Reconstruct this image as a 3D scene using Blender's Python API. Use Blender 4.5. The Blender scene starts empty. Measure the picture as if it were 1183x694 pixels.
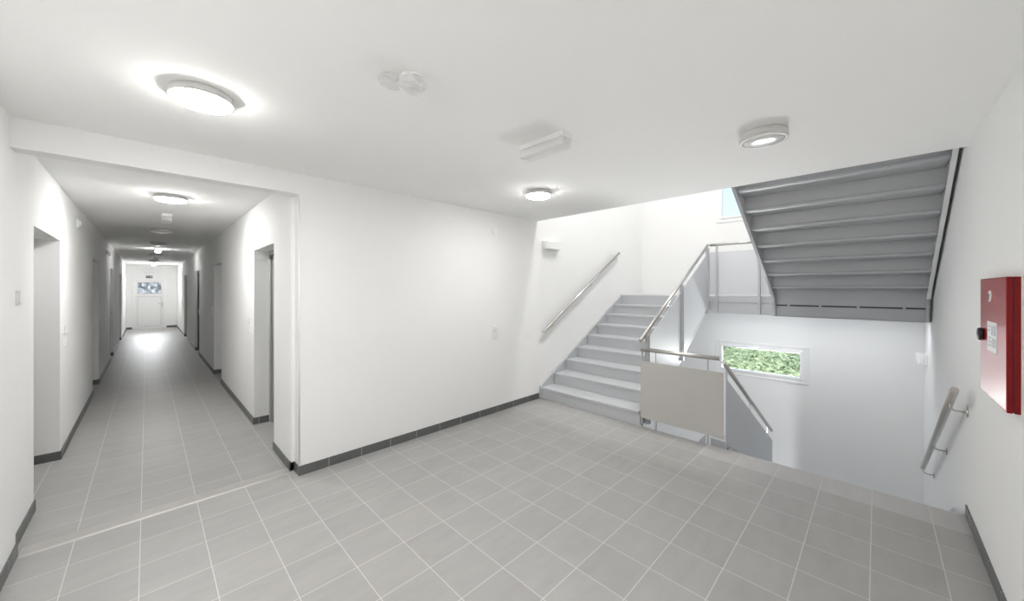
import bpy, bmesh, math, random
from mathutils import Vector, Matrix
random.seed(7)
sc = bpy.context.scene
COL = sc.collection
EYE = 1.59                      # height of the lens above the hall floor

# ------------------------------------------------------------------ materials
def new_mat(name):
    m = bpy.data.materials.new(name); m.use_nodes = True
    nt = m.node_tree
    return m, nt, nt.nodes['Principled BSDF']

def simple(name, col, rough=0.5, metal=0.0, noise=0.03, scale=6.0, bump=0.0, bscale=120, coat=0.0, spec=0.5):
    """one colour with faint procedural mottling"""
    m, nt, b = new_mat(name)
    tc = nt.nodes.new('ShaderNodeTexCoord')
    nz = nt.nodes.new('ShaderNodeTexNoise'); nz.inputs['Scale'].default_value = scale; nz.inputs['Detail'].default_value = 4
    nt.links.new(tc.outputs['Object'], nz.inputs['Vector'])
    mr = nt.nodes.new('ShaderNodeMapRange')
    mr.inputs['To Min'].default_value = 1 - noise; mr.inputs['To Max'].default_value = 1 + noise
    nt.links.new(nz.outputs['Fac'], mr.inputs['Value'])
    mx = nt.nodes.new('ShaderNodeVectorMath'); mx.operation = 'SCALE'
    mx.inputs[0].default_value = col[:3]
    nt.links.new(mr.outputs['Result'], mx.inputs['Scale'])
    nt.links.new(mx.outputs['Vector'], b.inputs['Base Color'])
    b.inputs['Roughness'].default_value = rough
    b.inputs['Metallic'].default_value = metal
    b.inputs['Specular IOR Level'].default_value = spec
    b.inputs['Coat Weight'].default_value = coat
    b.inputs['Coat Roughness'].default_value = 0.13
    if bump:
        n2 = nt.nodes.new('ShaderNodeTexNoise'); n2.inputs['Scale'].default_value = bscale; n2.inputs['Detail'].default_value = 3
        nt.links.new(tc.outputs['Object'], n2.inputs['Vector'])
        bp = nt.nodes.new('ShaderNodeBump'); bp.inputs['Strength'].default_value = bump; bp.inputs['Distance'].default_value = 0.002
        nt.links.new(n2.outputs['Fac'], bp.inputs['Height']); nt.links.new(bp.outputs['Normal'], b.inputs['Normal'])
    return m

def math_node(nt, op, a, b=None, c=None):
    n = nt.nodes.new('ShaderNodeMath'); n.operation = op
    for i, v in enumerate((a, b, c)):
        if v is None: continue
        if isinstance(v, (int, float)): n.inputs[i].default_value = v
        else: nt.links.new(v, n.inputs[i])
    return n.outputs[0]

def tile_mat(name, col, joint, px, py, x0, y0, jw=0.0045, rough=0.4, var=0.07):
    """square porcelain tiles with pale cement joints, in object coordinates"""
    m, nt, b = new_mat(name)
    tc = nt.nodes.new('ShaderNodeTexCoord')
    sp = nt.nodes.new('ShaderNodeSeparateXYZ'); nt.links.new(tc.outputs['Object'], sp.inputs[0])
    cells = []; masks = []
    for out, p, o in ((sp.outputs['X'], px, x0), (sp.outputs['Y'], py, y0)):
        q = math_node(nt, 'DIVIDE', math_node(nt, 'SUBTRACT', out, o), p)
        cells.append(math_node(nt, 'FLOOR', q))
        fr = math_node(nt, 'FRACT', q)
        dist = math_node(nt, 'MINIMUM', fr, math_node(nt, 'SUBTRACT', 1.0, fr))
        masks.append(math_node(nt, 'LESS_THAN', dist, jw / 2 / p))
    mask = math_node(nt, 'MAXIMUM', masks[0], masks[1])
    cv = nt.nodes.new('ShaderNodeCombineXYZ'); nt.links.new(cells[0], cv.inputs[0]); nt.links.new(cells[1], cv.inputs[1])
    wn = nt.nodes.new('ShaderNodeTexWhiteNoise'); nt.links.new(cv.outputs[0], wn.inputs['Vector'])
    # cloudy veining, offset in every tile
    off = nt.nodes.new('ShaderNodeVectorMath'); off.operation = 'MULTIPLY_ADD'
    nt.links.new(wn.outputs['Color'], off.inputs[0]); off.inputs[1].default_value = (9, 9, 9)
    nt.links.new(tc.outputs['Object'], off.inputs[2])
    mp = nt.nodes.new('ShaderNodeMapping'); mp.inputs['Scale'].default_value = (2.2, 6.5, 3)
    nt.links.new(off.outputs[0], mp.inputs['Vector'])
    nz = nt.nodes.new('ShaderNodeTexNoise'); nz.inputs['Scale'].default_value = 1.6; nz.inputs['Detail'].default_value = 6; nz.inputs['Roughness'].default_value = .62
    nt.links.new(mp.outputs[0], nz.inputs['Vector'])
    k = math_node(nt, 'ADD', math_node(nt, 'MULTIPLY', math_node(nt, 'SUBTRACT', wn.outputs['Value'], .5), var),
                  math_node(nt, 'MULTIPLY', math_node(nt, 'SUBTRACT', nz.outputs['Fac'], .5), .30))
    k = math_node(nt, 'ADD', k, 1.0)
    sc_ = nt.nodes.new('ShaderNodeVectorMath'); sc_.operation = 'SCALE'; sc_.inputs[0].default_value = col
    nt.links.new(k, sc_.inputs['Scale'])
    mix = nt.nodes.new('ShaderNodeMix'); mix.data_type = 'RGBA'
    nt.links.new(mask, mix.inputs['Factor']); nt.links.new(sc_.outputs[0], mix.inputs['A']); mix.inputs['B'].default_value = (*joint, 1)
    nt.links.new(mix.outputs['Result'], b.inputs['Base Color'])
    b.inputs['Roughness'].default_value = rough
    bp = nt.nodes.new('ShaderNodeBump'); bp.inputs['Strength'].default_value = .35; bp.inputs['Distance'].default_value = .002
    nt.links.new(math_node(nt, 'SUBTRACT', 1.0, mask), bp.inputs['Height']); nt.links.new(bp.outputs[0], b.inputs['Normal'])
    return m

def skirting_mat(name, col):
    m, nt, b = new_mat(name)
    tc = nt.nodes.new('ShaderNodeTexCoord')
    sp = nt.nodes.new('ShaderNodeSeparateXYZ'); nt.links.new(tc.outputs['Object'], sp.inputs[0])
    s = math_node(nt, 'ADD', sp.outputs['X'], sp.outputs['Y'])
    q = math_node(nt, 'DIVIDE', math_node(nt, 'SUBTRACT', s, 4.333), .2935)
    fr = math_node(nt, 'FRACT', q)
    mask = math_node(nt, 'LESS_THAN', fr, .012)
    nz = nt.nodes.new('ShaderNodeTexNoise'); nz.inputs['Scale'].default_value = 9
    nt.links.new(tc.outputs['Object'], nz.inputs['Vector'])
    k = math_node(nt, 'ADD', math_node(nt, 'MULTIPLY', nz.outputs['Fac'], .3), .85)
    sc_ = nt.nodes.new('ShaderNodeVectorMath'); sc_.operation = 'SCALE'; sc_.inputs[0].default_value = col
    nt.links.new(k, sc_.inputs['Scale'])
    mix = nt.nodes.new('ShaderNodeMix'); mix.data_type = 'RGBA'
    nt.links.new(mask, mix.inputs['Factor']); nt.links.new(sc_.outputs[0], mix.inputs['A']); mix.inputs['B'].default_value = (.55, .55, .53, 1)
    nt.links.new(mix.outputs['Result'], b.inputs['Base Color']); b.inputs['Roughness'].default_value = .4
    return m

def emit_mat(name, col, strength):
    m, nt, b = new_mat(name)
    b.inputs['Base Color'].default_value = (.9, .9, .9, 1)
    b.inputs['Emission Color'].default_value = (*col, 1); b.inputs['Emission Strength'].default_value = strength
    return m

def glass_mat(name, tint=(1, 1, 1), gloss=.06, rough=0.0):
    m = bpy.data.materials.new(name); m.use_nodes = True
    nt = m.node_tree; nt.nodes.clear()
    out = nt.nodes.new('ShaderNodeOutputMaterial'); mix = nt.nodes.new('ShaderNodeMixShader')
    tr = nt.nodes.new('ShaderNodeBsdfTransparent'); tr.inputs[0].default_value = (*tint, 1)
    gl = nt.nodes.new('ShaderNodeBsdfGlossy'); gl.inputs['Roughness'].default_value = rough
    mix.inputs[0].default_value = gloss
    nt.links.new(tr.outputs[0], mix.inputs[1]); nt.links.new(gl.outputs[0], mix.inputs[2]); nt.links.new(mix.outputs[0], out.inputs[0])
    return m

def haze_mat(name, milk, gloss):
    """milky clear plastic: part transparent, part white scattering, a little gloss"""
    m = glass_mat(name, (.98, .98, .98), gloss, .15); nt = m.node_tree
    out = [n for n in nt.nodes if n.type == 'OUTPUT_MATERIAL'][0]; top = out.inputs[0].links[0].from_socket
    df = nt.nodes.new('ShaderNodeBsdfDiffuse'); df.inputs[0].default_value = (.9, .9, .9, 1)
    tl = nt.nodes.new('ShaderNodeBsdfTranslucent'); tl.inputs[0].default_value = (.9, .9, .9, 1)
    ad = nt.nodes.new('ShaderNodeMixShader'); ad.inputs[0].default_value = .35
    nt.links.new(df.outputs[0], ad.inputs[1]); nt.links.new(tl.outputs[0], ad.inputs[2])
    mx = nt.nodes.new('ShaderNodeMixShader'); mx.inputs[0].default_value = milk
    nt.links.new(top, mx.inputs[1]); nt.links.new(ad.outputs[0], mx.inputs[2]); nt.links.new(mx.outputs[0], out.inputs[0])
    return m

M = dict(
    wall=simple('white_plaster', (.86, .86, .855), .85, noise=.012, scale=3, bump=.10, bscale=260, spec=.2),
    ceil=simple('white_ceiling_paint', (.93, .928, .92), .9, noise=.012, scale=2, bump=.06, bscale=200, spec=.15),
    floor=tile_mat('grey_floor_tiles', (.355, .349, .338), (.57, .56, .545), .2935, .2965, .8495, .0265),
    edge=tile_mat('pale_edge_tiles', (.45, .44, .428), (.57, .56, .545), .2935, .2965, 3.766, .0265),
    skirt=skirting_mat('dark_skirting_tiles', (.115, .12, .118)),
    steel=simple('grey_painted_steel', (.50, .512, .53), .45, noise=.03, scale=4),
    panel=simple('light_grey_panel', (.50, .485, .465), .5, noise=.02, scale=3),
    panelpale=simple('pale_blue_grey_panel', (.66, .675, .70), .42, noise=.02, scale=3),
    inox=simple('brushed_stainless', (.62, .60, .57), .28, metal=1.0, noise=.05, scale=20),
    strip=simple('brushed_aluminium', (.55, .54, .52), .38, metal=.7, noise=.05, scale=14),
    white=simple('white_plastic', (.83, .83, .825), .35, noise=.01),
    pvc=simple('white_window_frame', (.86, .86, .86), .3, noise=.01),
    lampbody=simple('lamp_housing_grey', (.66, .65, .64), .4, noise=.01),
    offdiff=simple('opal_diffuser_unlit', (.70, .70, .695), .18, noise=.01, coat=.5),
    lit=emit_mat('opal_diffuser_lit', (1, .985, .96), 50),
    litcorr=emit_mat('opal_diffuser_lit_corridor', (1, .985, .96), 88),
    litend=emit_mat('emergency_lens_bright', (1, .99, .97), 310),
    litsmall=emit_mat('emergency_lens_lit', (1, .99, .97), 60),
    clear=haze_mat('clear_plastic', .5, .05),
    film=haze_mat('crinkled_film', .40, .10),
    glass=glass_mat('window_glass', (.98, .99, 1.0), .05),
    door=simple('grey_steel_door', (.22, .23, .24), .45, noise=.02),
    doordark=simple('dark_grey_steel_door', (.085, .095, .105), .45, noise=.02),
    frame=simple('grey_steel_frame', (.34, .34, .33), .45, noise=.02),
    red=simple('red_enamel', (.20, .004, .006), .5, noise=.02, spec=.25),
    redgloss=simple('red_gloss_enamel', (.50, .012, .016), .3, noise=.02, coat=.8),
    black=simple('black_rubber', (.016, .013, .013), .45, noise=.05),
    paper=simple('white_paper', (.80, .81, .82), .6, noise=.02),
    greyprint=simple('grey_print', (.50, .51, .53), .6, noise=.05),
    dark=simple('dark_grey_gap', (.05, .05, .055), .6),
    signdark=simple('dark_sign_plate', (.06, .075, .07), .4),
    grass=None,
)

def leaf_mat(name, cols):
    m, nt, b = new_mat(name)
    tc = nt.nodes.new('ShaderNodeTexCoord')
    nz = nt.nodes.new('ShaderNodeTexNoise'); nz.inputs['Scale'].default_value = 5; nz.inputs['Detail'].default_value = 5
    nt.links.new(tc.outputs['Object'], nz.inputs['Vector'])
    r = nt.nodes.new('ShaderNodeValToRGB')
    r.color_ramp.elements[0].position = .36; r.color_ramp.elements[0].color = (*cols[0], 1)
    r.color_ramp.elements[1].position = .62; r.color_ramp.elements[1].color = (*cols[2], 1)
    e = r.color_ramp.elements.new(.47); e.color = (*cols[1], 1)
    nt.links.new(nz.outputs['Fac'], r.inputs[0]); nt.links.new(r.outputs[0], b.inputs['Base Color'])
    b.inputs['Roughness'].default_value = .7
    return m
M['leaf'] = leaf_mat('ground_cover_leaves', [(.27, .33, .17), (.42, .50, .27), (.60, .66, .40)])
M['soil'] = simple('dry_soil', (.30, .25, .26), .9, noise=.2, scale=8)
M['hazeleaf'] = leaf_mat('grey_shrub_leaves', [(.30, .32, .32), (.42, .44, .45), (.55, .56, .57)])

# ------------------------------------------------------------------ mesh helpers
class MB:
    def __init__(s): s.bm = bmesh.new(); s.smooth = False
    def box(s, x0, y0, z0, x1, y1, z1):
        x0, x1 = sorted((x0, x1)); y0, y1 = sorted((y0, y1)); z0, z1 = sorted((z0, z1))
        v = [s.bm.verts.new(p) for p in ((x0,y0,z0),(x1,y0,z0),(x1,y1,z0),(x0,y1,z0),(x0,y0,z1),(x1,y0,z1),(x1,y1,z1),(x0,y1,z1))]
        for f in ((3,2,1,0),(4,5,6,7),(0,1,5,4),(1,2,6,5),(2,3,7,6),(3,0,4,7)): s.bm.faces.new([v[i] for i in f])
        return s
    def prism(s, pts, axis, a0, a1):
        """polygon extruded along an axis: 'y' pts are (x,z); 'x' pts are (y,z); 'z' pts are (x,y)"""
        mk = {'y': lambda p, a: (p[0], a, p[1]), 'x': lambda p, a: (a, p[0], p[1]), 'z': lambda p, a: (p[0], p[1], a)}[axis]
        A = [s.bm.verts.new(mk(p, a0)) for p in pts]; B = [s.bm.verts.new(mk(p, a1)) for p in pts]
        n = len(pts)
        s.bm.faces.new(A); s.bm.faces.new(B[::-1])
        for i in range(n): s.bm.faces.new((A[i], B[i], B[(i+1) % n], A[(i+1) % n]))
        return s
    def tube(s, pts, r, seg=16):
        pts = [Vector(p) for p in pts]; rings = []
        ref = None
        for i, p in enumerate(pts):
            d = ((pts[i+1] - p) if i < len(pts)-1 else Vector()) .normalized() + ((p - pts[i-1]) if i else Vector()).normalized()
            d.normalize()
            if ref is None: ref = Vector((0, 0, 1)) if abs(d.z) < .9 else Vector((1, 0, 0))
            a = d.cross(ref).normalized(); b = d.cross(a).normalized()
            ref = -b if False else ref
            rings.append([s.bm.verts.new(p + r * (math.cos(t) * a + math.sin(t) * b)) for t in [2*math.pi*k/seg for k in range(seg)]])
        for A, B in zip(rings, rings[1:]):
            for k in range(seg):
                f = s.bm.faces.new((A[k], A[(k+1) % seg], B[(k+1) % seg], B[k])); f.smooth = True
        s.bm.faces.new(rings[0][::-1]); s.bm.faces.new(rings[-1])
        return s
    def lathe(s, prof, centre=(0, 0, 0), axis='z', seg=48):
        """profile of (radius, height) turned about an axis; open ends at radius 0 are closed"""
        c = Vector(centre); rings = []
        def pt(r, h, t):
            a, b = r*math.cos(t), r*math.sin(t)
            return c + Vector({'z': (a, b, h), 'y': (a, h, b), 'x': (h, a, b)}[axis])
        for r, h in prof:
            if r < 1e-6: rings.append([s.bm.verts.new(pt(0, h, 0))])
            else: rings.append([s.bm.verts.new(pt(r, h, 2*math.pi*k/seg)) for k in range(seg)])
        for A, B in zip(rings, rings[1:]):
            for k in range(seg):
                k2 = (k+1) % seg
                if len(A) == 1: f = s.bm.faces.new((A[0], B[k], B[k2]))
                elif len(B) == 1: f = s.bm.faces.new((A[k], A[k2], B[0]))
                else: f = s.bm.faces.new((A[k], A[k2], B[k2], B[k]))
                f.smooth = True
        for R in (rings[0], rings[-1]):
            if len(R) > 1: s.bm.faces.new(R)
        return s
    def mesh(s, name, mat, origin=(0, 0, 0)):
        bmesh.ops.recalc_face_normals(s.bm, faces=s.bm.faces)
        bmesh.ops.translate(s.bm, verts=s.bm.verts, vec=-Vector(origin))
        me = bpy.data.meshes.new(name); s.bm.to_mesh(me); s.bm.free()
        me.materials.append(mat)
        return me

def link(name, me, loc=(0, 0, 0), parent=None, bevel=0.0, seg=2):
    o = bpy.data.objects.new(name, me); COL.objects.link(o); o.location = loc
    if parent: o.parent = parent
    if bevel:
        b = o.modifiers.new('bevel', 'BEVEL'); b.width = bevel; b.segments = seg; b.limit_method = 'ANGLE'; b.angle_limit = math.radians(40)
        b.harden_normals = False
    return o

def thing(name, label, cat, loc=(0, 0, 0), group=None):
    o = bpy.data.objects.new(name, None); COL.objects.link(o); o.location = loc
    o.empty_display_size = .1
    o['label'] = label; o['category'] = cat
    if group: o['group'] = group
    return o

def world_origin(o):
    v = Vector(o.location)
    while o.parent: o = o.parent; v += Vector(o.location)
    return v

def part(name, mb, mat, parent, bevel=0.0, label=None):
    """mesh given in world coordinates, hung under its thing"""
    o = link(name, mb.mesh(name, mat, world_origin(parent)), (0, 0, 0), parent, bevel)
    if label: o['label'] = label
    return o

def single(name, mb, mat, label, cat, loc, group=None, bevel=0.0):
    o = link(name, mb.mesh(name, mat, loc), loc, None, bevel)
    o['label'] = label; o['category'] = cat
    if group: o['group'] = group
    return o

def struct(name, mb, mat, parent=None, bevel=0.0):
    if parent: return part(name, mb, mat, parent, bevel)
    o = link(name, mb.mesh(name, mat), bevel=bevel)
    o['kind'] = 'structure'
    return o

def struct_root(name, loc):
    o = bpy.data.objects.new(name, None); COL.objects.link(o); o.location = loc; o.empty_display_size = .1
    o['kind'] = 'structure'
    return o

def dup(root, loc, label, group=None):
    r = root.copy(); COL.objects.link(r); r.location = loc; r['label'] = label
    if group: r['group'] = group
    for ch in list(root.children):
        c = ch.copy(); COL.objects.link(c); c.parent = r
        for g in list(ch.children):
            d = g.copy(); COL.objects.link(d); d.parent = c
    return r

# ------------------------------------------------------------------ key dimensions (metres)
YF = 3.484       # stair wall
YR = -.447       # right wall
XL = -.553       # left wall of the hall
XF = 7.354       # far wall of the stairwell
XE = 4.06        # floor edge at the stairwell
HC = 2.573       # hall ceiling
CL, CR = -.575, .887   # corridor walls
HK = 2.55        # corridor ceiling
YE = 20.8        # end of the corridor
RISE, GO = .1633, .297
ZL = 9 * RISE    # mid landing 1.47
XLD = 6.43       # landing edge

# ------------------------------------------------------------------ shell
struct('floor', MB().box(-.95, YR-.2, -.36, 3.766, YF+.13, 0).box(3.766, 1.23, -.36, XE-.005, YF+.13, 0).box(-.95, YF+.13, -.36, 1.25, YE+.25, 0), M['floor'])
struct('trim_1', MB().box(3.766, YR, -.36, XE, 1.23, 0), M['edge'])
# under the floor edge: the end of the slab down to the lower storey
struct('wall_lower', MB().box(3.2, YR-.2, -3.0, 3.4, YF+.13, -.36), M['wall'])
struct('floor_lower', MB().box(3.2, YR-.2, -3.15, XF+.25, YF+.2, -3.0), M['floor'])
struct('ceiling', MB().box(-.95, YR-.2, HC, 4.0, YF, 2.93), M['ceil'])
struct('ceiling_corridor', MB().box(-.95, YF+.13, HK, 1.25, YE+.25, 2.93), M['ceil'])
struct('ceiling_upper', MB().box(2.2, YR-.2, 5.8, XF+.25, YF+.2, 5.95), M['ceil'])
struct('wall_upper', MB().box(2.2, YR-.2, 2.93, 2.4, YF+.13, 5.8), M['wall'])
struct('wall_right', MB().box(-.95, YR-.2, -3.0, XF+.25, YR, 5.8), M['wall'])
struct('wall_left', MB().box(XL-.3, YR, 0, XL, YF, HC), M['wall'])
# stair wall with the corridor opening: pier, lintel
struct('wall_stair', MB().box(.917, YF, -3.0, XF+.25, YF+.13, 5.8).box(XL, YF, 2.40, .917, YF+.13, 2.93).box(-.95, YF, 0, XL, YF+.13, 2.93), M['wall'])

def far_wall():
    mb = MB(); wins = [(.78, 2.06, .10, .645), (.78, 2.06, 2.815, 3.99)]
    mb.box(XF, YR-.2, -3.0, XF+.25, .78, 5.8).box(XF, 2.06, -3.0, XF+.25, YF+.13, 5.8)
    mb.box(XF, .78, -3.0, XF+.25, 2.06, .10).box(XF, .78, .645, XF+.25, 2.06, 2.815).box(XF, .78, 3.99, XF+.25, 2.06, 5.8)
    return mb
struct('wall_far', far_wall(), M['wall'])

# corridor walls with door openings
LD = [(4.27, 5.39), (8.28, 9.21), (11.97, 12.91), (15.74, 16.62)]
RD = [(4.22, 5.17), (7.835, 8.78), (11.53, 12.50), (15.46, 16.45)]
DH = 2.045
def corr_wall(side, doors):
    mb = MB(); a, b = (CL-.30, CL) if side < 0 else (CR, CR+.30)
    y = YF + .13
    for y0, y1 in doors:
        mb.box(a, y, 0, b, y0, HK).box(a, y0, DH, b, y1, HK); y = y1
    mb.box(a, y, 0, b, YE, HK)
    return mb
struct('wall_corridor_left', corr_wall(-1, LD), M['wall'])
struct('wall_corridor_right', corr_wall(1, RD), M['wall'])
struct('wall_corridor_end', MB().box(-.95, YE, 0, -.41, YE+.25, HK).box(.55, YE, 0, 1.25, YE+.25, HK).box(-.41, YE, 2.0, .55, YE+.25, HK), M['wall'])

# skirting tiles
BH, BT = .08, .009
def skirt_corr(side, doors):
    mb = MB(); x = CL if side < 0 else CR; s = -side
    def rb(y0, y1): mb.box(x, y0, 0, x + s*BT, y1, BH)
    y = YF + .13
    for i, (y0, y1) in enumerate(doors):
        rb(y, y0)
        dep = .15 if i < 2 else .04
        for yy, d in ((y0, 1), (y1, -1)):
            mb.box(x + s*BT, yy, 0, x - s*(dep - .002), yy + d*BT, BH)
        y = y1
    rb(y, YE)
    # the short return at the pier
    px = XL if side < 0 else .917
    if side > 0: mb.box(px - BT, YF - BT, 0, px, YF+.13, BH).box(CR-BT, YF+.13, 0, px, YF+.13+BT, BH)
    else: mb.box(px, YF - BT, 0, px + BT, YF+.13, BH).box(CL+BT, YF+.13, 0, px, YF+.13+BT, BH)
    return mb
struct('baseboard_corridor_left', skirt_corr(-1, LD), M['skirt'], bevel=.002)
struct('baseboard_corridor_right', skirt_corr(1, RD), M['skirt'], bevel=.002)
struct('baseboard_stair', MB().box(.917, YF-BT, 0, 4.035, YF, BH), M['skirt'], bevel=.002)
struct('baseboard_right', MB().box(XL, YR, 0, XE, YR+BT, BH), M['skirt'], bevel=.002)
struct('baseboard_left', MB().box(XL, YR+BT, 0, XL+BT, YF-BT, BH), M['skirt'], bevel=.002)
struct('baseboard_corridor_end', MB().box(CL+BT, YE-BT, 0, -.425, YE, BH).box(.565, YE-BT, 0, CR-BT, YE, BH), M['skirt'], bevel=.002)
# white corner bead on the pier of the corridor opening
struct('trim_2', MB().tube([(.917, YF, BH), (.917, YF, 2.40)], .006, 10), M['white'])

# transition strip across the corridor mouth
single('threshold_strip', MB().prism([(3.590, 0), (3.598, .006), (3.70, .006), (3.715, 0)], 'x', XL+BT+.002, .917-BT-.002), M['strip'],
       'brushed metal threshold strip across the floor at the corridor mouth', 'threshold', (.18, 3.65, 0))

# ------------------------------------------------------------------ doors along the corridor
def lever(mb, x, y, z, s, dirn):
    mb.box(x, y-.02, z-.09, x + s*.008, y+.02, z+.06)
    mb.tube([(x, y, z), (x + s*.05, y, z), (x + s*.055, y + dirn*.03, z), (x + s*.055, y + dirn*.12, z)], .009, 10)
n = 0
for side, doors in ((-1, LD), (1, RD)):
    for i, (y0, y1) in enumerate(doors):
        n += 1
        x = CL if side < 0 else CR
        dep = .15 if i < 2 else .04
        xa, xb = x + side*dep, x + side*(dep + .09)
        root = struct_root('door_%d' % n, (xa, (y0+y1)/2, 0))
        fr = MB().box(xa, y0, 0, xb, y0+.055, DH).box(xa, y1-.055, 0, xb, y1, DH).box(xa, y0+.055, DH-.055, xb, y1-.055, DH)
        struct('door_frame', fr, M['doordark'] if i == 2 else M['frame'], root, .003)
        lf = MB().box(x + side*(dep+.02), y0+.058, .006, x + side*(dep+.065), y1-.058, DH-.058)
        leaf = struct('door_leaf', lf, M['doordark'] if i == 2 else M['door'], root, .002)
        hm = MB(); xx = x + side*(dep+.02)
        lever(hm, xx, y1-.13 if i > 1 else y0+.13, 1.02, -side, -1 if i > 1 else 1)
        struct('door_handle', hm, M['inox'], root)
root = struct_root('door_9', (.07, YE, 0))
struct('door_frame', MB().box(-.41, YE-.02, 0, -.33, YE+.07, 2.0).box(.47, YE-.02, 0, .55, YE+.07, 2.0).box(-.33, YE-.02, 1.93, .47, YE+.07, 2.0), M['pvc'], root, .004)
lf = MB().box(-.327, YE, .012, -.275, YE+.055, 1.925).box(.41, YE, .012, .467, YE+.055, 1.925)
lf.box(-.275, YE, .012, .41, YE+.055, .09).box(-.275, YE, 1.29, .41, YE+.055, 1.41).box(-.275, YE, 1.86, .41, YE+.055, 1.925).box(-.275, YE+.014, .09, .41, YE+.045, 1.29)
struct('door_leaf', lf, M['pvc'], root, .003)
gk = MB()
for a, b, c, d in ((-.275, .41, .09, 1.29), (-.275, .41, 1.41, 1.86)):
    gk.box(a, YE-.001, c, a+.010, YE+.016, d).box(b-.010, YE-.001, c, b, YE+.016, d).box(a+.010, YE-.001, c, b-.010, YE+.016, c+.010).box(a+.010, YE-.001, d-.010, b-.010, YE+.016, d)
struct('door_gasket', gk, M['greyprint'], root)
struct('door_pane', MB().box(-.275, YE+.025, 1.41, .41, YE+.033, 1.86), M['glass'], root)
hm = MB().box(.425, YE-.008, .86, .455, YE, 1.08); hm.tube([(.44, YE, 1.0), (.44, YE-.05, 1.0), (.41, YE-.055, 1.0), (.32, YE-.055, 1.0)], .009, 10)
struct('door_handle', hm, M['inox'], root)

# ------------------------------------------------------------------ windows of the stairwell
def window(name, y0, y1, z0, z1, sill, handle_top):
    root = struct_root(name, (XF, (y0+y1)/2, z0))
    ym0, ym1, zm0, zm1 = y0+.025, y1-.025, z0+.022, z1-.022
    # architrave that covers the joint to the wall
    def ring(a, b, c, d, w, x0, x1, wb=None):
        wb = wb or w
        return MB().box(x0, a, c, x1, a+w, d).box(x0, b-w, c, x1, b, d).box(x0, a+w, c, x1, b-w, c+wb).box(x0, a+w, d-w, x1, b-w, d)
    struct('window_trim', ring(y0, y1, z0, z1, .026, XF-.012, XF), M['pvc'], root, .003)
    fw = .055
    struct('window_frame', ring(ym0, ym1, zm0, zm1, fw, XF-.004, XF+.06), M['pvc'], root, .004)
    sa = (ym0+fw-.012, ym1-fw+.012, zm0+fw-.012, zm1-fw+.012)
    sash = struct('window_sash', ring(*sa, .038, XF-.018, XF+.05, ), M['pvc'], root, .005)
    struct('window_pane', MB().box(XF+.012, sa[0]+.036, sa[2]+.036, XF+.02, sa[1]-.036, sa[3]-.036), M['glass'], root)
    hm = MB(); yc = (y0+y1)/2 + .12
    if handle_top: zc = sa[3]-.019; hm.box(XF-.026, yc-.035, zc-.014, XF-.018, yc+.035, zc+.014); hm.tube([(XF-.02, yc, zc), (XF-.055, yc, zc), (XF-.06, yc-.02, zc), (XF-.06, yc-.13, zc)], .01, 10)
    else: zc = (z0+z1)/2; yc = sa[0]+.019; hm.box(XF-.026, yc-.014, zc-.035, XF-.018, yc+.014, zc+.035); hm.tube([(XF-.02, yc, zc), (XF-.055, yc, zc), (XF-.06, yc, zc-.02), (XF-.06, yc, zc-.13)], .01, 10)
    struct('window_handle', hm, M['white'], root)
window('window_1', .757, 2.083, .078, .667, True, True)
window('window_2', .757, 2.083, 2.79, 4.01, False, False)

# ------------------------------------------------------------------ stairs
def flight(name, label, x_first, z_base, dx, ya, yb, nt, stringers, go=GO):
    """closed steel flight: nt treads, nosing k at x_first + dx*GO*(k-1), risers under each nosing"""
    sgn = 1 if dx > 0 else -1
    root = thing(name, label, 'stairs', (x_first, (ya+yb)/2, z_base), )
    for k in range(1, nt+1):
        xn = x_first + sgn*go*(k-1); z = z_base + RISE*k
        lip = .022 if sgn > 0 else .040
        mb = MB().box(xn, ya, z-.034, xn + sgn*(go + (lip if k < nt else .006)), yb, z)
        part('tread', mb, M['steel'], root, .004 if sgn > 0 else .010)
    for k in range(1, nt+2):
        xr = x_first + sgn*(go*(k-1) + (.014 if k <= nt else .002)); z = z_base + RISE*k
        mb = MB().box(xr, ya, z - RISE + (.0 if k > 1 else .002), xr + sgn*.008, yb, z - .03 - (.0 if k <= nt else 0.0))
        part('riser', mb, M['steel'], root)
    if sgn < 0:   # plate that closes the foot of the hanging flight, a dark slot above it
        xp = x_first + sgn*.012
        part('riser', MB().box(xp-.006, ya, ZL-.098, xp+.002, yb, ZL+.004), M['steel'], root)
        fp = MB().box(xp-.006, ya, 1.206, xp+.002, yb, 1.352).box(xp-.006, ya, 1.206, xp+.08, yb, 1.212)
        for t in (.12, .40, .66, .9): fp.box(xp-.005, ya+(yb-ya)*t-.012, 1.352, xp+.001, ya+(yb-ya)*t+.012, ZL-.098)
        part('foot_plate', fp, M['steel'], root)
        part('gap_shade', MB().box(xp+.003, ya, 1.345, xp+.012, yb, ZL-.09), M['dark'], root, label='dark strip painted as slot shade')  # dark strip paints in the shade inside the slot
    for pts, y0, y1 in stringers:
        so = part('stringer', MB().prism(pts, 'y', y0, y1), M['steel'], root, .003)
        if sgn < 0 and y0 < 0:
            (xa, za), (xb, zb) = pts[3], pts[4]
            part('lit_edge', MB().prism([(xa, za-.006), (xb, zb-.006), (xb, zb), (xa, za)], 'y', y0-.002, y1+.004), M['pvc'], so, label='white strip painted as the lit lower edge')  # white strip paints in the light along the stringer's lower edge
    return root

SL = RISE / GO
def line(x, x0, z0, s=SL): return z0 + s*(x - x0)

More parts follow.
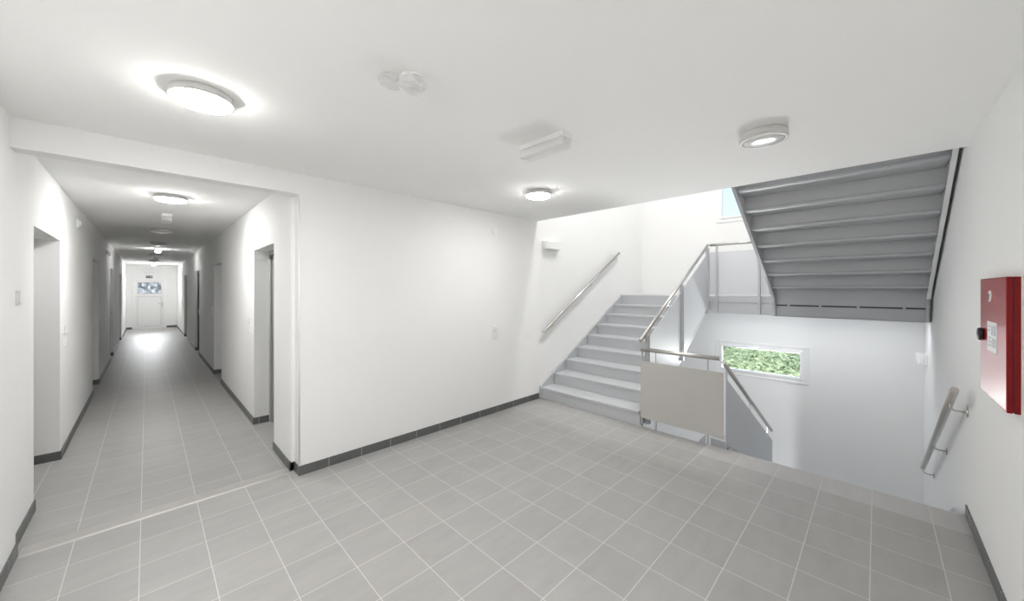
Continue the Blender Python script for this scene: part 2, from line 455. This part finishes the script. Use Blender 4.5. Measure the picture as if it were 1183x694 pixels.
# flight up to the mid landing, along the stair wall
x1 = 4.05
def up(x, off): return RISE + SL*(x - x1) + off
st_wall = [(x1-.008, .0), (x1-.008, RISE+.012), (XLD, up(XLD, .02)), (XLD, up(XLD, -.26)), (x1+.36, 0)]
st_open = [(x1+.010, .0), (x1+.010, RISE-.034), (x1+.02, RISE-.034), (XLD, up(XLD, -.045)), (XLD, up(XLD, -.26)), (x1+.36, 0)]
flight('staircase', 'grey steel flight of nine steps rising along the white wall left of the gap', x1, 0, 1, 1.965, YF-.034, 8,
       [(st_wall, YF-.034, YF-.002), (st_open, 1.955, 1.965)])

# mid landing
ld = thing('stair_landing', 'grey steel landing platform above the low window, between the two flights', 'landing', (6.9, 1.5, ZL))
part('deck', MB().box(XLD+.012, YR+.003, ZL-.09, XF-.002, YF-.003, ZL+.005), M['steel'], ld, .003)
part('fascia_beam', MB().box(XLD+.012, YR+.003, 1.205, XLD+.03, YF-.003, ZL-.10).box(XLD+.018, YR+.003, 1.205, XLD+.10, YF-.003, 1.215), M['steel'], ld, .002)
part('beam', MB().box(XF-.06, YR+.01, 1.23, XF-.003, YF-.01, ZL-.095), M['steel'], ld, .002)

# flight from the landing up to the next floor, seen from below
x2 = 6.345
def up2(x, off): return ZL + RISE + RISE/.29*(x2 - x) + off
sL = [(XLD+.012, 1.205), (XLD+.012, ZL+.33), (4.03, up2(4.03, .10)), (4.03, up2(4.03, -.235)), (6.20, up2(6.20, -.235)), (6.30, 1.205)]
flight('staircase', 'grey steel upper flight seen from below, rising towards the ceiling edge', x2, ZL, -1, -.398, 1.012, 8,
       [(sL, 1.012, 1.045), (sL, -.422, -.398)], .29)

# flight down, below the floor edge
x3 = XE + .03
def dn(x, off): return -SL*(x - x3) + off
def down_flight():
    root = thing('staircase', 'grey steel flight going down from the pale tiled floor edge', 'stairs', (x3, .3, -ZL))
    for k in range(1, 9):
        xe = x3 + GO*k; z = -RISE*k
        part('tread', MB().box(xe, -.398, z-.03, xe-GO-.02, 1.02, z), M['steel'], root, .004)
    for k in range(0, 9):
        xr = x3 + GO*k - .022
        z = -RISE*k
        part('riser', MB().box(xr, -.398, z-.03, xr+.008, 1.02, z-RISE+.001), M['steel'], root)
    s = [(x3-.02, -.01), (x3+.10, -.01), (XLD+.2, dn(XLD+.2, .05)), (XLD+.2, dn(XLD+.2, -.22)), (x3-.02, -.29)]
    part('stringer', MB().prism(s, 'y', 1.02, 1.05), M['steel'], root, .003)
    part('stringer', MB().prism(s, 'y', -.422, -.398), M['steel'], root, .003)
down_flight()
l2 = thing('stair_landing', 'lower steel landing under the low window at the foot of the down flight', 'landing', (6.9, 1.5, -ZL))
part('deck', MB().box(XLD+.24, YR+.003, -ZL-.12, XF-.002, YF-.003, -ZL), M['steel'], l2, .003)
part('fascia_beam', MB().box(XLD+.25, YR+.003, -ZL-.28, XLD+.27, YF-.003, -ZL-.125), M['steel'], l2, .002)

# ------------------------------------------------------------------ railings
RR = .021
def flat_post(x, y, z0, z1, along):
    mb = MB()
    for d in (-.024, .018):
        mb.box(x+d-.004, y-.032, z0, x+d+.004, y+.010, z1)
    for z in (z0+.05, (z0+z1)/2, z1-.10):
        mb.box(x-.024, y-.018, z-.010, x+.018, y-.004, z+.010)
    mb.box(x-.03, y-.040, z0-.03, x+.024, y+.018, z0+.03)
    return mb

# 1. railing of the up flight
yu = 1.932
def railz(x): return 1.005 + .549*(x - 4.075)
ru = thing('stair_railing', 'sloping railing with grey panels on the open side of the rising flight', 'railing', (4.2, yu, .25))
part('handrail', MB().tube([(4.05, yu+.01, railz(4.05)), (6.44, yu+.01, railz(6.44))], RR, 20), M['inox'], ru, label='brushed steel handrail tube')
for xp in (4.19, 5.27, 6.36):
    part('post', flat_post(xp, yu, up(xp, -.21), railz(xp)-.012, 'x'), M['steel'], ru, .001)
for xa, xb in ((4.225, 5.236), (5.298, 6.326)):
    part('panel', MB().prism([(xa, up(xa, -.14)), (xb, up(xb, -.14)), (xb, railz(xb)-.095), (xa, railz(xa)-.095)], 'y', yu-.012, yu+.0), M['panelpale'], ru, .002)

# 2. guard at the floor edge across the gap
xg = 4.085
rg = thing('guard_railing', 'level guard railing with a wide beige grey panel at the floor edge', 'railing', (xg, 1.5, 0))
part('handrail', MB().tube([(xg+.01, 1.952, .885), (xg+.01, 1.12, .885)], RR, 20), M['inox'], rg, label='brushed steel handrail tube')
part('panel', MB().box(xg-.012, 1.085, .092, xg, 1.95, .752), M['panel'], rg, .003, label='wide beige grey panel')
for yp, z0 in ((1.782, -.2), (1.235, -.2)):
    pm = MB().box(xg+.004, yp-.009, z0, xg+.022, yp+.009, .66).box(xg+.008, yp-.006, .66, xg+.02, yp+.006, .865)
    part('post', pm, M['steel'], rg, .002)
part('post', MB().box(xg+.002, 1.938, -.2, xg+.030, 1.953, .89), M['steel'], rg, .002)
part('bracket', MB().prism([(1.255, -.06), (1.255, .085), (1.32, -.0), (1.32, -.06)], 'x', xg+.006, xg+.014), M['steel'], rg, .001)

# 3. railing of the down flight
yd = 1.065
def railzd(x): return .870 - .565*(x - 4.0)
rd = thing('stair_railing', 'sloping railing with a pale panel beside the flight going down', 'railing', (4.1, yd, 0))
part('handrail', MB().tube([(4.0, yd, railzd(4.0)), (6.29, yd, railzd(6.29))], RR, 20), M['inox'], rd, label='brushed steel handrail tube')
part('panel', MB().prism([(4.115, railzd(4.115)-.125), (6.34, railzd(6.34)-.125), (6.34, railzd(6.34)-.80), (4.115, railzd(4.115)-.80)], 'y', yd-.006, yd+.006), M['panelpale'], rd, .002)
part('post', MB().box(4.097, yd-.006, -.25, 4.111, yd+.006, .80), M['steel'], rd, .002)
part('foot_bracket', MB().box(4.13, yd+.012, -.40, 4.30, yd+.155, .05), M['steel'], rd, .003)
for xp in (4.16, 5.11, 6.08):
    part('bracket', MB().box(xp-.008, yd+.006, railzd(xp)-.20, xp+.008, yd+.012, railzd(xp)-.01), M['inox'], rd, .001)

# 4. guard of the landing
xl = XLD - .005
rl = thing('guard_railing', 'level guard railing with a grey panel on the landing beside the hanging flight', 'railing', (xl, 1.5, ZL))
part('handrail', MB().tube([(xl, 1.905, 2.298), (xl, 1.09, 2.298)], RR, 20), M['inox'], rl, label='brushed steel handrail tube')
part('panel', MB().box(xl+.002, 1.075, ZL+.035, xl+.012, 1.965, 2.18), M['panelpale'], rl, .003)
for yp in (1.80, 1.232):
    part('post', MB().box(xl-.032, yp-.014, 1.22, xl-.004, yp+.014, 2.285), M['steel'], rl, .002)
part('bracket', MB().box(xl-.01, 1.075, ZL+.04, xl+.0, 1.115, 2.29), M['steel'], rl, .002)

# 5. handrails on the walls
def wall_rail(label, y, yw, xa, za, xb, zb, xs):
    root = thing('wall_handrail', label, 'handrail', (xa, yw, za))
    rail = part('handrail', MB().tube([(xa, y, za), (xb, y, zb)], RR, 20), M['inox'], root, .0)
    for xx in xs:
        t = (xx - xa)/(xb - xa); z = za + (zb-za)*t; s = 1 if yw > y else -1
        bk = MB().tube([(xx, y, z-RR+.004), (xx, y, z-.05), (xx, y+s*.012, z-.066), (xx, y+s*.03, z-.07), (xx, yw, z-.07)], .0065, 10)
        bk.lathe([(0, yw-s*.006), (.03, yw-s*.006), (.03, yw-s*.0005), (0, yw-s*.0005)], (xx, 0, z-.07), 'y', 24)
        part('bracket', bk, M['inox'], root)
wall_rail('brushed steel handrail on the white wall above the rising flight', YF-.075, YF, 4.055, .972, 6.25, 2.262, (4.27, 5.32, 6.16))
wall_rail('brushed steel handrail sloping down on the right wall below the red cabinet', YR+.078, YR, 3.835, .912, 6.22, -.44, (4.03, 5.10, 6.15))

# ------------------------------------------------------------------ ceiling fittings
def round_lamp(label, loc, lit, group, glow='lit'):
    root = thing('ceiling_lamp', label, 'lamp', loc, group)
    h = MB().lathe([(0, 0), (.118, 0), (.126, -.004), (.130, -.034), (.128, -.040), (.123, -.040), (.122, -.038), (0, -.038)])
    link('lamp_housing', h.mesh('lamp_housing', M['lampbody']), parent=root)
    if lit: d = MB().lathe([(0, -.038), (.122, -.038), (.1225, -.042), (.119, -.050), (.10, -.057), (.06, -.061), (0, -.062)])
    else: d = MB().lathe([(0, -.038), (.112, -.038), (.112, -.052), (.100, -.058), (.06, -.064), (0, -.066)])
    link('lamp_diffuser', d.mesh('lamp_diffuser', M[glow] if lit else M['offdiff']), parent=root)
    if not lit:
        r = MB().lathe([(.110, -.038), (.127, -.038), (.131, -.044), (.129, -.054), (.112, -.054), (.110, -.038)])
        link('trim_ring', r.mesh('trim_ring', M['lampbody']), parent=root)
    return root
G = 'round ceiling lamps'
LIT = round_lamp('lit round ceiling lamp in the hall near the corridor mouth', (.195, 2.40, HC), True, G)
dup(LIT, (2.80, 2.42, HC), 'lit round ceiling lamp in the hall close to the ceiling edge above the stairs')
round_lamp('lit round ceiling lamp in the corridor just past the lintel', (.172, 5.15, HK), True, G, 'litcorr')
OFF = round_lamp('unlit grey round ceiling lamp near the hanging stair flight', (2.74, .505, HC), False, G)
for y, lab in ((8.1, 'unlit round ceiling lamp behind the first emergency light in the corridor'),
               (10.5, 'dark round ceiling lamp before the lit emergency light of the corridor'),
               (13.9, 'dark round ceiling lamp beyond the lit emergency light of the corridor'),
               (16.75, 'dark round ceiling lamp nearest the corridor end door')):
    dup(OFF, (.165, y, HK), lab)

def emergency(label, loc, lit, group, glow='litsmall'):
    """slim box luminaire: white base, clear cover, lens below"""
    root = thing('ceiling_emergency_light', label, 'emergency light', loc, group)
    link('base', MB().box(-.05, -.185, -.030, .05, .185, 0).mesh('base', M['white']), parent=root, bevel=.004)
    link('cover', MB().box(-.048, -.183, -.088, .048, .183, -.031).mesh('cover', M['clear']), parent=root, bevel=.008)
    link('lens', MB().prism([(-.030, -.032), (.030, -.032), (.036, -.075), (.012, -.080), (-.036, -.070)], 'y', -.165, .165).mesh('lens', M[glow] if lit else M['white']), parent=root, bevel=.004)
    return root
GE = 'box emergency lights on the ceiling'
EM = emergency('long clear box emergency light on the hall ceiling', (1.86, 1.555, HC), False, GE)
dup(EM, (.18, 6.58, HK), 'clear box emergency light behind the lit lamp in the corridor')
EL = emergency('small lit emergency light between the dark lamps of the corridor', (.18, 12.1, HK), True, GE)
dup(EM, (.172, 15.0, HK), 'unlit box emergency light between the two farthest dark lamps of the corridor')
emergency('farthest lit box emergency light close to the corridor end wall', (.174, 18.9, HK), True, GE, 'litend')

# smoke detector wrapped in clear film
det = thing('smoke_detector', 'white smoke detector wrapped in crinkled clear film on the hall ceiling', 'smoke detector', (.87, 1.525, HC))
part('base', MB().lathe([(0, HC-.0005), (.052, HC-.0005), (.052, HC-.012), (.047, HC-.014), (0, HC-.014)], (.87, 1.525, 0)), M['white'], det)
part('sensor_head', MB().lathe([(0, HC-.014), (.044, HC-.014), (.046, HC-.03), (.036, HC-.046), (.016, HC-.052), (0, HC-.052)], (.87, 1.525, 0)), M['white'], det)
def film():
    mb = MB(); bm = mb.bm
    for (cx, cy, cz, rx, ry, rz) in ((.87, 1.525, HC-.033, .064, .064, .036), (.80, 1.585, HC-.024, .062, .05, .024)):
        r = bmesh.ops.create_icosphere(bm, subdivisions=4, radius=1)
        for v in r['verts']:
            p = v.co.copy()
            w = .10*math.sin(7*p.x + 4*p.y + 3) * math.cos(5*p.y - 5*p.z) + .03*math.sin(11*p.z + 9*p.x)
            k = 1 + w
            v.co = Vector((cx + rx*p.x*k, cy + ry*p.y*k, min(HC-.001, cz + rz*p.z*k)))
    return mb
part('plastic_wrap', film(), M['film'], det, label='crinkled clear plastic film')

# ------------------------------------------------------------------ wall fittings
def wall_plate(mb, axis, pos, s, a, z, w, h, t=.013):
    """small plate; axis 'y' sits on plane y=pos, grows by s*t"""
    if axis == 'y': mb.box(a-w/2, pos, z-h/2, a+w/2, pos+s*t, z+h/2)
    else: mb.box(pos, a-w/2, z-h/2, pos+s*t, a+w/2, z+h/2)
    return mb
def switch(label, axis, pos, s, a, z, group, socket=False, cat='light switch', name='light_switch'):
    loc = (a, pos, z) if axis == 'y' else (pos, a, z)
    root = thing(name, label, cat, loc, group)
    part('plate', wall_plate(MB(), axis, pos, s, a, z, .081, .081), M['white'], root, .004)
    if socket:
        if axis == 'y': sk = MB().lathe([(.021, 0), (.028, 0), (.028, s*.012), (.021, s*.012), (.021, 0)], (a, pos+s*.001, z), 'y', 24)
        else: sk = MB().lathe([(.021, 0), (.028, 0), (.028, s*.012), (.021, s*.012), (.021, 0)], (pos+s*.001, a, z), 'x', 24)
        part('socket_ring', sk, M['white'], root)
    else:
        part('rocker', wall_plate(MB(), axis, pos+s*.013, s, a, z, .055, .055, .004), M['white'], root, .002)
    return root
GS = 'white switches and sockets'
switch('white rocker switch on the stair wall, upper of the pair beside the stairs', 'y', YF, -1, 3.17, 1.075, GS)
switch('white switch on the stair wall, lower of the pair beside the stairs', 'y', YF, -1, 3.17, .993, GS)
switch('upper white switch of the pair left of the nearest right-hand corridor doorway', 'x', CR, -1, 5.44, 1.20, GS)
switch('lower white switch of the pair left of the nearest right-hand corridor doorway', 'x', CR, -1, 5.44, 1.09, GS)
switch('upper white switch of the pair beyond the nearest left-hand corridor doorway', 'x', CL, 1, 5.66, 1.19, GS)
switch('lower white switch of the pair beyond the nearest left-hand corridor doorway', 'x', CL, 1, 5.66, 1.065, GS)
switch('upper white switch of the pair beyond the second right-hand corridor doorway', 'x', CR, -1, 9.0, 1.21, GS)
switch('lower white switch of the pair beyond the second right-hand corridor doorway', 'x', CR, -1, 9.0, 1.10, GS)
switch('upper white switch of the pair beyond the second left-hand corridor doorway', 'x', CL, 1, 9.4, 1.20, GS)
switch('lower white switch of the pair beyond the second left-hand corridor doorway', 'x', CL, 1, 9.4, 1.09, GS)
# thin plate on the pier left of the corridor
lp = thing('wall_plate', 'small white plate seen edge-on on the left pier of the corridor mouth', 'wall plate', (CL, 3.78, 1.535))
part('plate', MB().box(CL, 3.735, 1.49, CL+.012, 3.82, 1.58), M['lampbody'], lp, .003)
part('button', MB().box(CL+.012, 3.76, 1.51, CL+.015, 3.795, 1.56), M['white'], lp, .001)
# alarm sounders high on the left corridor wall
def sounder(label, y, z):
    r = thing('wall_sounder', label, 'sounder', (CL, y, z), 'small boxes high on the corridor wall')
    part('back_box', MB().box(CL, y-.045, z-.05, CL+.02, y+.045, z+.05), M['white'], r, .004)
    part('front_cap', MB().lathe([(0, .02), (.038, .02), (.034, .036), (0, .038)], (CL, y, z), 'x', 28), M['white'], r)
sounder('white round wall sounder high above the first left-hand doorway gap', 6.52, 2.345)
sounder('nearer of two white sounders high on the left corridor wall by the grey door', 10.61, 2.31)
sounder('farther of two white sounders high on the left corridor wall by the grey door', 11.45, 2.33)

# blank round cover and wall emergency lamp on the stair wall
single('round_cover', MB().lathe([(0, YF), (.05, YF), (.05, YF-.004), (.046, YF-.006), (0, YF-.006)], (3.165, 0, 2.338), 'y', 36), M['wall'],
       'white blank round cover on the stair wall just below the ceiling', 'cover plate', (3.165, YF, 2.338))
def wall_emergency(label, s, pos, x0, x1, z0, z1, d):
    r = thing('wall_lamp', label, 'wall lamp', ((x0+x1)/2, pos, (z0+z1)/2))
    part('base', MB().box(x0, pos, z0, x1, pos+s*d*.35, z1), M['white'], r, .004)
    part('cover', MB().prism([(x0+.01, pos+s*d*.36), (x1-.01, pos+s*d*.36), (x1-.01, pos+s*d*.8), (x1-.03, pos+s*d), (x0+.03, pos+s*d), (x0+.01, pos+s*d*.8)], 'z', z0+.006, z1-.006), M['white'], r, .006)
wall_emergency('white box lamp high on the stair wall above the first steps', -1, YF, 4.11, 4.47, 2.175, 2.30, .085)
wall_emergency('small white box lamp low on the right wall near the far corner', 1, YR, 6.86, 7.14, .635, .775, .085)

# exit sign and luminaire at the corridor end
es = thing('exit_sign', 'small dark rectangular sign over the corridor end door', 'sign', (.065, YE, 2.03))
part('plate', MB().box(-.035, YE-.025, 2.034, .158, YE-.0005, 2.128), M['signdark'], es, .003)
part('pictogram', MB().box(.085, YE-.028, 2.06, .14, YE-.0255, 2.105).prism([(-.015, 2.082), (.015, 2.104), (.015, 2.088), (.06, 2.088), (.06, 2.076), (.015, 2.076), (.015, 2.06)], 'y', YE-.028, YE-.0255), M['greyprint'], es, label='pale arrow and square')
ew = thing('wall_lamp', 'long white box lamp on the corridor end wall above the dark sign', 'wall lamp', (.065, YE, 2.28))
part('base', MB().box(-.10, YE-.03, 2.235, .23, YE-.0005, 2.335), M['white'], ew, .004)
part('cover', MB().box(-.095, YE-.075, 2.24, .225, YE-.031, 2.33), M['white'], ew, .01)

# ------------------------------------------------------------------ red cabinet on the right wall
fx0, fx1, fz0, fz1, fy = 2.706, 3.285, 1.038, 1.645, YR + .039
fc = thing('fire_cabinet', 'red metal fire cabinet with a glossy front on the right wall', 'fire cabinet', ((fx0+fx1)/2, YR, fz0))
part('body', MB().box(fx0, YR-.002, fz0, fx1, fy-.021, fz1), M['red'], fc, .002)
part('seam', MB().box(fx0+.004, fy-.021, fz0+.004, fx1-.004, fy-.018, fz1-.004), M['dark'], fc, label='dark seam line')
dr = part('door', MB().box(fx0, fy-.018, fz0, fx1, fy-.0015, fz1), M['red'], fc, .0015)
part('front_sheet', MB().box(fx0+.006, fy-.0015, fz0+.006, fx1-.006, fy, fz1-.006), M['redgloss'], dr, label='glossy red front sheet')
em = MB().lathe([(0, fy), (.030, fy), (.030, fy+.004), (.026, fy+.006), (0, fy+.006)], (3.02, 0, 1.553), 'y', 32)
part('lock_rosette', em, M['white'], dr, label='round white lock rosette')
part('key_slot', MB().box(3.013, fy+.006, 1.535, 3.027, fy+.008, 1.567), M['dark'], dr)
part('notice', MB().box(2.885, fy, 1.275, 3.095, fy+.0012, 1.425), M['paper'], dr, label='white paper notice')
pm = MB()
for (a, b, c, d) in ((2.90, 1.36, 2.95, 1.41), (2.96, 1.36, 3.00, 1.405), (3.03, 1.375, 3.08, 1.385), (3.03, 1.395, 3.08, 1.402), (2.90, 1.30, 2.98, 1.345), (3.0, 1.30, 3.08, 1.308), (3.0, 1.32, 3.08, 1.328), (3.0, 1.34, 3.06, 1.348)):
    pm.box(a, fy+.0012, b, c, fy+.0018, d)
part('notice_print', pm, M['greyprint'], dr, label='faint grey print')
kn = MB().lathe([(0, fy), (.031, fy), (.034, fy+.003), (.034, fy+.015), (.029, fy+.020), (0, fy+.021)], (3.20, 0, 1.347), 'y', 32)
part('knob', kn, M['black'], dr, label='round black knob')

# ------------------------------------------------------------------ outdoors seen through the panes
struct('ground', MB().box(XF+.25, -30, -.45, 40, 60, -.20).box(-30, YE+.25, -.25, XF+.25, 60, -.05), M['soil'])
def leaves(n, fn, size):
    mb = MB(); bm = mb.bm
    for _ in range(n):
        p, nrm = fn()
        a = nrm.orthogonal().normalized(); b = nrm.cross(a).normalized()
        t = random.uniform(0, 6.28); u = a*math.cos(t) + b*math.sin(t); w = nrm.cross(u)
        s = size*random.uniform(.6, 1.5)
        q = [p - u*s*.5, p + w*s*.28 + nrm*s*.08, p + u*s*.5, p - w*s*.28 + nrm*s*.08]
        bm.faces.new([bm.verts.new(x) for x in q])
    return mb
def lawn():
    x = random.uniform(8.25, 14); y = random.uniform(-.5, 5.0)
    z = -.20 + .03*(x - XF) + random.uniform(0, .18)
    return Vector((x, y, z)), Vector((random.uniform(-.9, .3), random.uniform(-.6, .6), 1)).normalized()
o = link('ground_cover', leaves(30000, lawn, .075).mesh('ground_cover', M['leaf']))
o['kind'] = 'stuff'; o['label'] = 'light green leafy ground cover outside the low window'; o['category'] = 'plants'
def shrub():
    y = random.uniform(25, 27); x = random.uniform(-2.5, 2.8)
    return Vector((x, y, random.uniform(-.05, 3.0))), Vector((random.uniform(-1, 1), -1, random.uniform(-.4, 1))).normalized()
o = link('shrubbery', leaves(7000, shrub, .22).mesh('shrubbery', M['hazeleaf']))
o['kind'] = 'stuff'; o['label'] = 'grey green shrubbery behind the pane of the corridor end door'; o['category'] = 'plants'

# ------------------------------------------------------------------ light
w = bpy.data.worlds.new('sky'); sc.world = w; w.use_nodes = True
nt = w.node_tree; bg = nt.nodes['Background']
tc = nt.nodes.new('ShaderNodeTexCoord'); sp = nt.nodes.new('ShaderNodeSeparateXYZ'); nt.links.new(tc.outputs['Generated'], sp.inputs[0])
rp = nt.nodes.new('ShaderNodeValToRGB')
rp.color_ramp.elements[0].position = 0.0; rp.color_ramp.elements[0].color = (.78, .88, .97, 1)
rp.color_ramp.elements[1].position = .6; rp.color_ramp.elements[1].color = (.36, .64, .97, 1)
nt.links.new(sp.outputs['Z'], rp.inputs[0]); nt.links.new(rp.outputs[0], bg.inputs['Color'])
bg.inputs['Strength'].default_value = .64

def sun(name, direction, strength, angle):
    l = bpy.data.lights.new(name, 'SUN'); l.energy = strength; l.angle = math.radians(angle); l.color = (1, .96, .9)
    o = bpy.data.objects.new(name, l); COL.objects.link(o); o.location = (12, 0, 12)
    o.rotation_euler = Vector(direction).to_track_quat('-Z', 'Y').to_euler()
sun('sun', (0, .55, -.8), 2.2, 2)

def area(name, loc, direction, size, power, col=(1, 1, 1), shape='DISK'):
    l = bpy.data.lights.new(name, 'AREA'); l.shape = shape; l.size = size; l.energy = power; l.color = col
    o = bpy.data.objects.new(name, l); COL.objects.link(o); o.location = loc
    o.rotation_euler = Vector(direction).to_track_quat('-Z', 'Y').to_euler()
    return o
# unseen fill lights added to brighten the upper and lower stairwell
area('upper_stair_fill', (4.7, 1.4, 5.75), (0, .4, -1), .5, 55, (1, .985, .96))
ll = area('lower_stair_fill', (6.62, .9, 1.2), (.25, 0, -1), 2.4, 5.5, (.94, .97, 1), 'RECTANGLE'); ll.data.size_y = .12; ll.rotation_euler = (0, math.radians(-14), 0)  # added fill strip hidden under the landing, brightens the far wall
ll.data.size, ll.data.size_y = .12, 2.4
area('lower_wall_fill', (3.42, 1.5, -1.5), (1, 0, .1), .5, 16, (.95, .98, 1))  # added fill below the floor edge, no fitting there
gb = area('sunlit_garden_bounce', (7.95, 1.4, .07), (-1, 0, .52), 1.1, 13, (1, 1, .97), 'RECTANGLE'); gb.data.size_y = .12; gb.data.spread = math.radians(75)
area('hall_fill_overhead', (-.25, .95, 2.56), (0, 0, -1), .26, 13, (1, .985, .96))  # unseen fill light added beside the camera to brighten the hall
area('corridor_daylight', (.07, YE+3.0, 2.95), (0, -1, -.45), 1.5, 190, (.95, .975, 1))

# ------------------------------------------------------------------ camera
cam = bpy.data.cameras.new('camera'); co = bpy.data.objects.new('camera', cam); COL.objects.link(co)
co.location = (0, 0, EYE); co.rotation_euler = (math.radians(90), 0, math.radians(-45))
cam.sensor_width = 36; cam.sensor_fit = 'HORIZONTAL'; cam.lens = 36*421.45/1183
cam.shift_y = -13.2/1183
cam.clip_start = .02
sc.camera = co
sc.view_settings.view_transform = 'Standard'; sc.view_settings.look = 'None'
sc.view_settings.exposure = 1.04; sc.view_settings.gamma = 1.0; sc.view_settings.use_curve_mapping = False
sc.cycles.max_bounces = 14; sc.cycles.diffuse_bounces = 10; sc.cycles.glossy_bounces = 4; sc.cycles.transparent_max_bounces = 16
sc.cycles.caustics_reflective = False; sc.cycles.caustics_refractive = False
sc.cycles.sample_clamp_indirect = 6
sc.cycles.use_denoising = True
